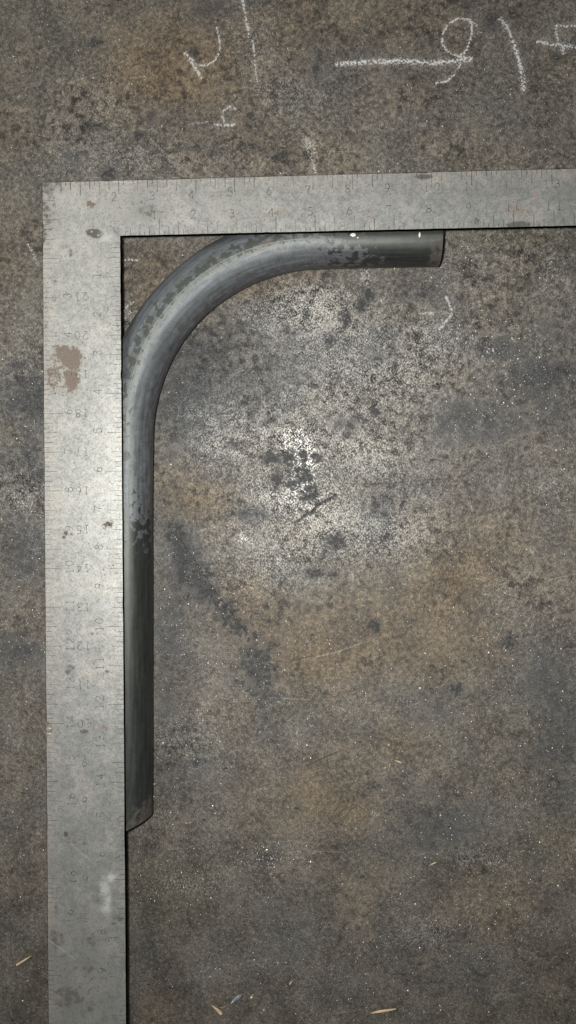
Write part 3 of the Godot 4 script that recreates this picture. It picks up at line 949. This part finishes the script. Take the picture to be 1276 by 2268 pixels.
func scales(root: Node3D) -> void:
	var fade := noise(40.0, 91, 2)
	var ticks := func(called: String, label: String, from: Vector2, along: Vector2, into: Vector2, count: int, lengths: Array, drop: float) -> void:
		var st := SurfaceTool.new()
		st.begin(Mesh.PRIMITIVE_TRIANGLES)
		for k in range(1, count * 8):
			var rank := 0 if k % 8 == 0 else (1 if k % 4 == 0 else (2 if k % 2 == 0 else 3))
			if rank > 1 and rng.randf() < drop:
				continue
			var p := from + along * (INCH * k / 8.0)
			var l: float = lengths[rank] * rng.randf_range(0.92, 1.06)
			line_on(st, p + into * 0.0005, p + into * l + along * rng.randf_range(-0.0001, 0.0001), 0.00017 if drop > 0.2 or into.y != 0.0 else 0.00012, fade)
		var o := put(called, st.commit(), mark_m, root)
		o.set_meta("label", label)
		o.set_meta("kind", "stuff")
	ticks.call("graduation_lines", "scale lines along the tongue's outer edge", Vector2(0, 0), Vector2(1, 0), Vector2(0, 1), 16, [0.0098, 0.0086, 0.0062, 0.0036], 0.25)
	ticks.call("graduation_lines", "scale lines along the tongue's inner edge", Vector2(BLADE, TONGUE), Vector2(1, 0), Vector2(0, -1), 14, [0.0100, 0.0084, 0.0052, 0.0030], 0.12)
	ticks.call("graduation_lines", "scale lines along the blade's outer edge", Vector2(0, 0), Vector2(0, 1), Vector2(1, 0), 24, [0.0112, 0.0086, 0.0062, 0.0040], 0.12)
	ticks.call("graduation_lines", "scale lines along the blade's inner edge", Vector2(BLADE, 0.0378), Vector2(0, 1), Vector2(-1, 0), 22, [0.0104, 0.0078, 0.0056, 0.0042], 0.12)
	# numerals: [text, centre, turn]
	for k in range(2, 16):
		number(root, str(k), Vector2(k * INCH, 0.0098 if k > 4 else 0.0110), 0, k)
	for k in range(1, 14):
		number(root, str(k), Vector2(BLADE + k * INCH, TONGUE - 0.0132), 0, k)
	for k in range(3, 20):
		number(root, str(k), Vector2(0.0162, k * INCH - 0.0008), 1, 0)
		number(root, str(24 - k), Vector2(0.0252, k * INCH), 2, 0)
	for k in range(1, 20):
		number(root, str(k), Vector2(0.0355, 0.0378 + k * INCH - 0.0012), 1, 0)


# digits as single strokes, x to the right, y down, in a box 1 wide and 1.5 high
func digit(d: String) -> Array:
	match d:
		"0": return [oval(0.5, 0.75, 0.5, 0.75, 0, TAU)]
		"1": return [[Vector2(0.5, 0), Vector2(0.5, 1.5)], [Vector2(0.2, 1.5), Vector2(0.8, 1.5)], [Vector2(0.25, 0.2), Vector2(0.5, 0)]]
		"2": return [oval(0.5, 0.42, 0.45, 0.42, PI, TAU + 0.6) + [Vector2(0.05, 1.5), Vector2(1.0, 1.5)]]
		"3": return [oval(0.45, 0.38, 0.42, 0.38, PI * 1.15, TAU + PI / 2), oval(0.45, 1.08, 0.5, 0.42, -PI / 2, PI * 0.85)]
		"4": return [[Vector2(0.75, 1.5), Vector2(0.75, 0), Vector2(0.0, 1.05), Vector2(1.0, 1.05)]]
		"5": return [[Vector2(0.9, 0), Vector2(0.2, 0), Vector2(0.12, 0.65)] + oval(0.45, 1.0, 0.5, 0.5, -PI * 0.72, PI * 0.8)]
		"6": return [oval(0.5, 1.05, 0.45, 0.45, 0, TAU), [Vector2(0.05, 1.05), Vector2(0.15, 0.55), Vector2(0.45, 0.15), Vector2(0.8, 0.0)]]
		"7": return [[Vector2(0, 0.15), Vector2(0, 0), Vector2(1, 0), Vector2(0.55, 0.7), Vector2(0.4, 1.5)]]
		"8": return [oval(0.5, 0.37, 0.38, 0.37, 0, TAU), oval(0.5, 1.1, 0.47, 0.4, 0, TAU)]
		"9": return [oval(0.5, 0.45, 0.45, 0.45, 0, TAU), [Vector2(0.95, 0.45), Vector2(0.85, 0.95), Vector2(0.55, 1.35), Vector2(0.2, 1.5)]]
	return []


func oval(cx: float, cy: float, rx: float, ry: float, a0: float, a1: float) -> Array:
	var out := []
	for k in 13:
		var a := lerpf(a0, a1, k / 12.0)
		out.append(Vector2(cx + cos(a) * rx, cy + sin(a) * ry))
	return out


func number(root: Node3D, text: String, at: Vector2, turn: int, straddle: int) -> void:
	var st := SurfaceTool.new()
	st.begin(Mesh.PRIMITIVE_TRIANGLES)
	var fade := noise(300.0, 92, 2)
	var w := 0.0031
	var gap := 0.0050 if straddle == 0 else 0.0066
	for i in text.length():
		var off := (i - (text.length() - 1) * 0.5) * gap
		if straddle > 0 and text.length() == 1:
			off = -0.0031
		for poly in digit(text[i]):
			for k in poly.size() - 1:
				var ab := []
				for v in [poly[k], poly[k + 1]]:
					var q := Vector2(off + (v.x - 0.5) * w, (v.y - 0.75) * w * 1.12)
					if turn == 1:
						q = Vector2(q.y, -q.x)
					elif turn == 2:
						q = -q
					ab.append(at + q)
				line_on(st, ab[0], ab[1], 0.00018 if turn == 0 else 0.00016, fade)
	var o := put("numeral", st.commit(), mark_m, root)
	if straddle:
		o.set_meta("label", "engraved number " + text)


# an engraved line: a dark strip on the face, lighter where it is worn
func line_on(st: SurfaceTool, a: Vector2, b: Vector2, half: float, fade: FastNoiseLite) -> void:
	var n := maxi(1, int(a.distance_to(b) / 0.0016))
	var side := (b - a).normalized().orthogonal() * half
	var y := THICK + 0.00004
	for k in n:
		var p := a.lerp(b, float(k) / n)
		var q := a.lerp(b, float(k + 1) / n)
		var worn := clampf(fade.get_noise_2dv(p) * 1.6 + 0.36, 0.0, 1.0)
		var c := Color(0.035, 0.033, 0.03).lerp(Color(0.24, 0.235, 0.22), worn * 0.8)
		for v in [p + side, q + side, q - side, p + side, q - side, p - side]:
			st.set_normal(Vector3.UP)
			st.set_color(c)
			st.add_vertex(Vector3(v.x, y, v.y))


# ------------------------------------------------------------ chalk
var chalk_m: StandardMaterial3D

func chalk(label: String, strokes: Array) -> void:
	# each stroke: [points in the photograph, width in its pixels, flakes per square millimetre]
	var st := SurfaceTool.new()
	st.begin(Mesh.PRIMITIVE_TRIANGLES)
	var grit := noise(420.0, 101, 2)
	var first := on_plate(strokes[0][0][0][0], strokes[0][0][0][1])
	for s in strokes:
		var pts: Array = s[0]
		var half: float = s[1] * 0.00031 * 0.40
		for k in pts.size() - 1:
			var a := on_plate(pts[k][0], pts[k][1])
			var b := on_plate(pts[k + 1][0], pts[k + 1][1])
			var along := b - a
			var side := along.normalized().cross(Vector3.UP)
			var count := int(along.length() * half * 2.0 * 1e6 * s[2] * 3.6)
			for i in count:
				var dust := rng.randf() < 0.30
				var across := rng.randfn(0.0, 1.1 if dust else 0.5)
				if absf(across) > (2.8 if dust else 1.35):
					continue
				var t_along := rng.randf()
				var pressure := 0.22 * grit.get_noise_2d((a.x + along.x * t_along) * 0.25, (a.z + along.z * t_along) * 0.25)
				var p := a + along * t_along + side * across * half
				if not dust and grit.get_noise_2d(p.x, p.z) < -0.13 + 0.24 * absf(across) + pressure:
					continue
				var r := rng.randf_range(0.00004, 0.00010) if dust else rng.randf_range(0.00006, 0.00020)
				var t := rng.randf() * TAU
				var y := rng.randf_range(0.00004, 0.00012)
				var c := Color(1, 1, 1) * rng.randf_range(0.50, 0.74)
				var ring := []
				for q in 5:
					ring.append(p - first + Vector3(cos(t + q * TAU / 5), 0, sin(t + q * TAU / 5)) * r * rng.randf_range(0.6, 1.2) + Vector3(0, y, 0))
				for q in [0, 1, 2, 0, 2, 3, 0, 3, 4]:
					st.set_normal(Vector3.UP)
					st.set_color(c)
					st.add_vertex(ring[q])
	var o := put("chalk_mark", st.commit(), chalk_m)
	o.position = first
	tag(o, label, "chalk mark", "chalk marks on the plate")


func crop(pts: Array) -> Array:   # points measured in an enlarged view of the top right part
	return pts.map(func(p): return [380 + p[0] / 1.424, p[1] / 1.424])


func build_chalk() -> void:
	chalk_m = StandardMaterial3D.new()
	chalk_m.resource_name = "chalk_dust"
	chalk_m.vertex_color_use_as_albedo = true
	chalk_m.roughness = 1.0
	chalk("long white chalk bar ending in a loose figure nine, above the tongue", [
		[crop([[515, 203], [600, 196], [720, 193], [830, 199], [950, 186]]), 15.0, 16.0],
		[crop([[965, 80], [940, 62], [905, 58], [875, 75], [856, 105], [853, 140], [875, 165], [905, 178], [940, 186]]), 7.0, 12.0],
		[crop([[905, 178], [930, 160], [944, 120], [948, 80], [938, 62]]), 7.0, 13.0],
		[crop([[925, 165], [912, 200], [895, 232], [868, 258], [832, 262]]), 7.0, 12.0]])
	chalk("slanting white chalk stroke right of the figure nine", [
		[crop([[1035, 55], [1060, 90], [1080, 140]]), 15.0, 8.0], [crop([[1080, 140], [1098, 200], [1108, 245], [1110, 288]]), 13.0, 14.0]])
	chalk("chalk letter cut off by the right edge, smudged", [
		[crop([[1285, 82], [1240, 84], [1212, 80], [1214, 110], [1222, 132]]), 8.0, 12.0], [crop([[1150, 132], [1200, 140], [1285, 150]]), 14.0, 9.0], [crop([[1230, 130], [1238, 172]]), 16.0, 5.0]])
	chalk("chalk tick with a hook, on the rusty upper left of the plate", [
		[crop([[42, 165], [58, 188], [76, 215], [95, 248]]), 11.0, 13.0], [crop([[60, 182], [85, 206], [110, 208], [138, 190], [153, 160], [150, 115], [142, 85]]), 6.5, 12.0]])
	chalk("long broken chalk line running down from the top edge", [
		[crop([[222, -12], [232, 40], [240, 85], [245, 118]]), 9.0, 13.0], [crop([[256, 126], [260, 160], [264, 210]]), 6.0, 11.0], [crop([[264, 210], [272, 265]]), 7.0, 5.0]])
	chalk("small chalk curl with a faint dash, above the tongue's left half", [
		[crop([[205, 388], [190, 396], [170, 390], [160, 368], [165, 348], [185, 335], [205, 345]]), 7.0, 8.0], [crop([[132, 392], [165, 396], [196, 396]]), 8.0, 11.0], [crop([[50, 392], [90, 388], [125, 382]]), 7.0, 3.0]])
	chalk("faint smeared chalk dab touching the tongue's upper edge", [
		[[[676, 305], [684, 325]], 22.0, 4.0], [[[696, 362], [698, 384]], 16.0, 5.0]])
	chalk("short chalk dash in the square's inner corner", [[[[270, 577], [285, 575], [306, 577]], 7.0, 12.0]])
	chalk("faint chalk scuff between the blade and the bend, under the corner dash", [[[[272, 694], [285, 676], [296, 668]], 8.0, 5.0], [[[272, 694], [275, 707], [290, 690]], 10.0, 4.0]])
	chalk("chalk arrowhead pointing right below the pipe's short leg", [
		[[[986, 655], [994, 672], [1002, 690]], 8.0, 8.0], [[[1002, 694], [988, 712], [972, 732]], 9.0, 8.0], [[[928, 696], [945, 692], [962, 694]], 7.0, 7.0]])
	chalk("wide faint chalk smear beside the burnt spots below the pipe", [
		[[[655, 748], [710, 738], [760, 712]], 30.0, 1.3], [[[700, 700], [760, 682]], 26.0, 1.1]])
	chalk("faint chalk streak left of the square's corner", [[[[62, 540], [74, 562], [86, 590]], 10.0, 4.5]])


# ------------------------------------------------------------ spatter, splinters
func lump(sd: int, seg: int, rings: int) -> ArrayMesh:
	var r := RandomNumberGenerator.new()
	r.seed = sd
	var st := SurfaceTool.new()
	st.begin(Mesh.PRIMITIVE_TRIANGLES)
	var sx := r.randf_range(0.8, 1.2)
	var jag := []
	for k in (rings + 1) * (seg + 1):
		jag.append(r.randf_range(0.86, 1.12))
	for i in rings + 1:
		var la := PI / 2 * (1.0 - float(i) / rings)
		for j in seg + 1:
			var lo := TAU * j / seg
			var q: float = jag[i * (seg + 1) + j % seg] if i > 0 else 1.0
			st.set_uv(Vector2(float(j) / seg, float(i) / rings))
			st.add_vertex(Vector3(cos(lo) * cos(la) * q * sx, sin(la) * 0.62 - 0.06, sin(lo) * cos(la) * q))
	for i in rings:
		for j in seg:
			var a := i * (seg + 1) + j
			var b := a + seg + 1
			for v in [a, a + 1, b + 1, a, b + 1, b]:
				st.add_index(v)
	st.generate_normals()
	return st.commit()


func build_debris() -> void:
	var bead := StandardMaterial3D.new()
	bead.resource_name = "spatter_metal"
	bead.vertex_color_use_as_albedo = true
	bead.metallic = 0.75
	bead.roughness = 0.38
	# thousands of weld spatter grains, thicker in a few drifts
	var drifts := [[430, 1300, 110, 90], [400, 1450, 70, 120], [560, 1480, 50, 80], [390, 1700, 80, 90], [50, 1050, 60, 120], [40, 1280, 60, 120], [1200, 830, 90, 40], [1100, 760, 60, 30], [1070, 930, 100, 60], [1200, 1500, 100, 140],
		[600, 1900, 40, 20], [420, 1950, 90, 40], [700, 2080, 200, 80], [1000, 1800, 160, 90], [1180, 1900, 100, 80], [1150, 2080, 120, 60], [900, 2150, 200, 80], [980, 600, 60, 60], [1150, 230, 120, 90], [900, 1650, 260, 120], [1000, 1500, 160, 120], [240, 60, 160, 80]]
	for variant in 3:
		var mm := MultiMesh.new()
		mm.transform_format = MultiMesh.TRANSFORM_3D
		mm.use_colors = true
		mm.mesh = lump(200 + variant, 7, 3)
		mm.instance_count = 6500
		for k in mm.instance_count:
			var px: float
			var py: float
			if rng.randf() < 0.55:
				var d: Array = drifts[rng.randi() % drifts.size()]
				px = rng.randfn(d[0], d[2])
				py = rng.randfn(d[1], d[3])
			else:
				px = rng.randf_range(-120, 1400)
				py = rng.randf_range(-160, 2420)
			var r := 0.00012 + 0.00036 * pow(rng.randf(), 4.0)
			if rng.randf() < 0.012:
				r = rng.randf_range(0.0004, 0.0007)
			var p := on_plate(px, py)
			mm.set_instance_transform(k, Transform3D(Basis(Vector3.UP, rng.randf() * TAU).scaled(Vector3(r, r * rng.randf_range(0.7, 1.1), r * rng.randf_range(0.7, 1.5))), p))
			var l := rng.randf_range(0.10, 0.45) if rng.randf() < 0.62 else rng.randf_range(0.5, 0.9)
			mm.set_instance_color(k, Color(l, l * 0.98, l * 0.94))
		var o := MultiMeshInstance3D.new()
		o.name = "weld_spatter"
		o.multimesh = mm
		o.material_override = bead
		add_child(o, true)
		tag(o, "fine weld spatter grains strewn over the steel plate", "spatter", "", "stuff")
	# a few big ones that can be picked out
	var big := lump(300, 16, 6)
	var pale := StandardMaterial3D.new()
	pale.resource_name = "spatter_ball"
	pale.albedo_color = Color(0.72, 0.71, 0.68)
	pale.metallic = 0.5
	pale.roughness = 0.45
	for b in [[1243, 1437, 2.4, "bright round spatter ball near the plate's right edge, halfway down"], [557, 2210, 3.4, "round grey spatter ball beside the bluish flake near the bottom"], [920, 2003, 3.0, "grey spatter ball in the lower right of the plate"],
		[1167, 1217, 2.4, "bright spatter ball right of the large orange rust stain"], [1196, 615, 2.6, "bright spatter ball right of the pipe's short end"], [361, 1646, 3.6, "pale spatter grain right of the pipe's long leg, below its middle"], [378, 1800, 2.6, "spatter grain just right of the pipe's sawn lower end"],
		[976, 1806, 2.6, "bright spatter grain in the dark drift on the lower right"]]:
		var o := put("spatter_ball", big, pale)
		o.position = on_plate(b[0], b[1])
		o.rotation.y = rng.randf() * TAU
		o.scale = Vector3.ONE * b[2] * 0.00031
		tag(o, b[3], "spatter ball", "larger weld spatter balls")
	# wood splinters
	var wood := StandardMaterial3D.new()
	wood.resource_name = "pale_wood"
	wood.vertex_color_use_as_albedo = true
	wood.roughness = 0.8
	splinter([[822, 2242], [840, 2239], [859, 2236], [877, 2233]], [2.0, 5.5, 4.5, 1.5], wood, "long pale wood splinter at the bottom, right of the middle")
	splinter([[38, 2136], [48, 2129.8], [59, 2123], [70, 2116]], [4.0, 4.0, 3.5, 2.0], wood, "pale wood splinter left of the square's blade near the bottom")
	splinter([[470, 2225], [477, 2231.5], [484, 2238], [491, 2245]], [3.0, 4.0, 7.0, 5.0], wood, "short yellowish wood chip at the bottom, left of the middle")
	splinter([[642, 2178], [648, 2171]], [2.0, 3.0], wood, "tiny pale sliver above the bottom edge near the middle")
	splinter([[951, 1916], [958, 1912], [966, 1909]], [1.0, 2.6, 1.4], wood, "tiny pale sliver in the lower right of the plate")
	splinter([[874, 1683], [882, 1686], [889, 1689]], [1.2, 3.0, 1.6], wood, "tiny tan sliver beside the small rust stain")
	# a bluish metal flake
	var flake := StandardMaterial3D.new()
	flake.resource_name = "blue_flake"
	flake.vertex_color_use_as_albedo = true
	flake.metallic = 0.5
	flake.roughness = 0.45
	splinter([[513, 2220], [521, 2213.5], [529, 2207], [537, 2201]], [3.0, 6.0, 8.0, 4.0], flake, "crumpled bluish grey flake above the yellow wood chip", Color(0.36, 0.40, 0.44), "flake")


func splinter(line: Array, widths: Array, mat: Material, label: String, tint := Color(0.58, 0.44, 0.27), category := "splinter") -> void:
	var st := SurfaceTool.new()
	st.begin(Mesh.PRIMITIVE_TRIANGLES)
	var first := on_plate(line[0][0], line[0][1])
	var n := line.size()
	for k in n:
		var p := on_plate(line[k][0], line[k][1]) - first
		var q := on_plate(line[mini(k + 1, n - 1)][0], line[mini(k + 1, n - 1)][1]) - on_plate(line[maxi(k - 1, 0)][0], line[maxi(k - 1, 0)][1])
		var side := q.normalized().cross(Vector3.UP)
		var w: float = widths[k] * 0.00031 * 0.62
		for j in 6:
			var a := TAU * j / 6.0
			var c := tint * rng.randf_range(0.72, 1.15)
			c.a = 1.0
			st.set_color(c)
			st.add_vertex(p + side * cos(a) * w * rng.randf_range(0.85, 1.15) + Vector3.UP * (0.0006 + sin(a) * 0.0006 + rng.randf_range(0, 0.0002)))
	for k in n - 1:
		for j in 6:
			var a := k * 6 + j
			var b := k * 6 + (j + 1) % 6
			for v in [a, b, b + 6, a, b + 6, a + 6]:
				st.add_index(v)
	for j in range(1, 5):
		for v in [0, j, j + 1]:
			st.add_index(v)
		for v in [(n - 1) * 6, (n - 1) * 6 + j + 1, (n - 1) * 6 + j]:
			st.add_index(v)
	st.generate_normals()
	var o := put("wood_splinter" if category == "splinter" else "metal_flake", st.commit(), mat)
	o.position = first
	tag(o, label, category, "wood splinters on the plate" if category == "splinter" else "")
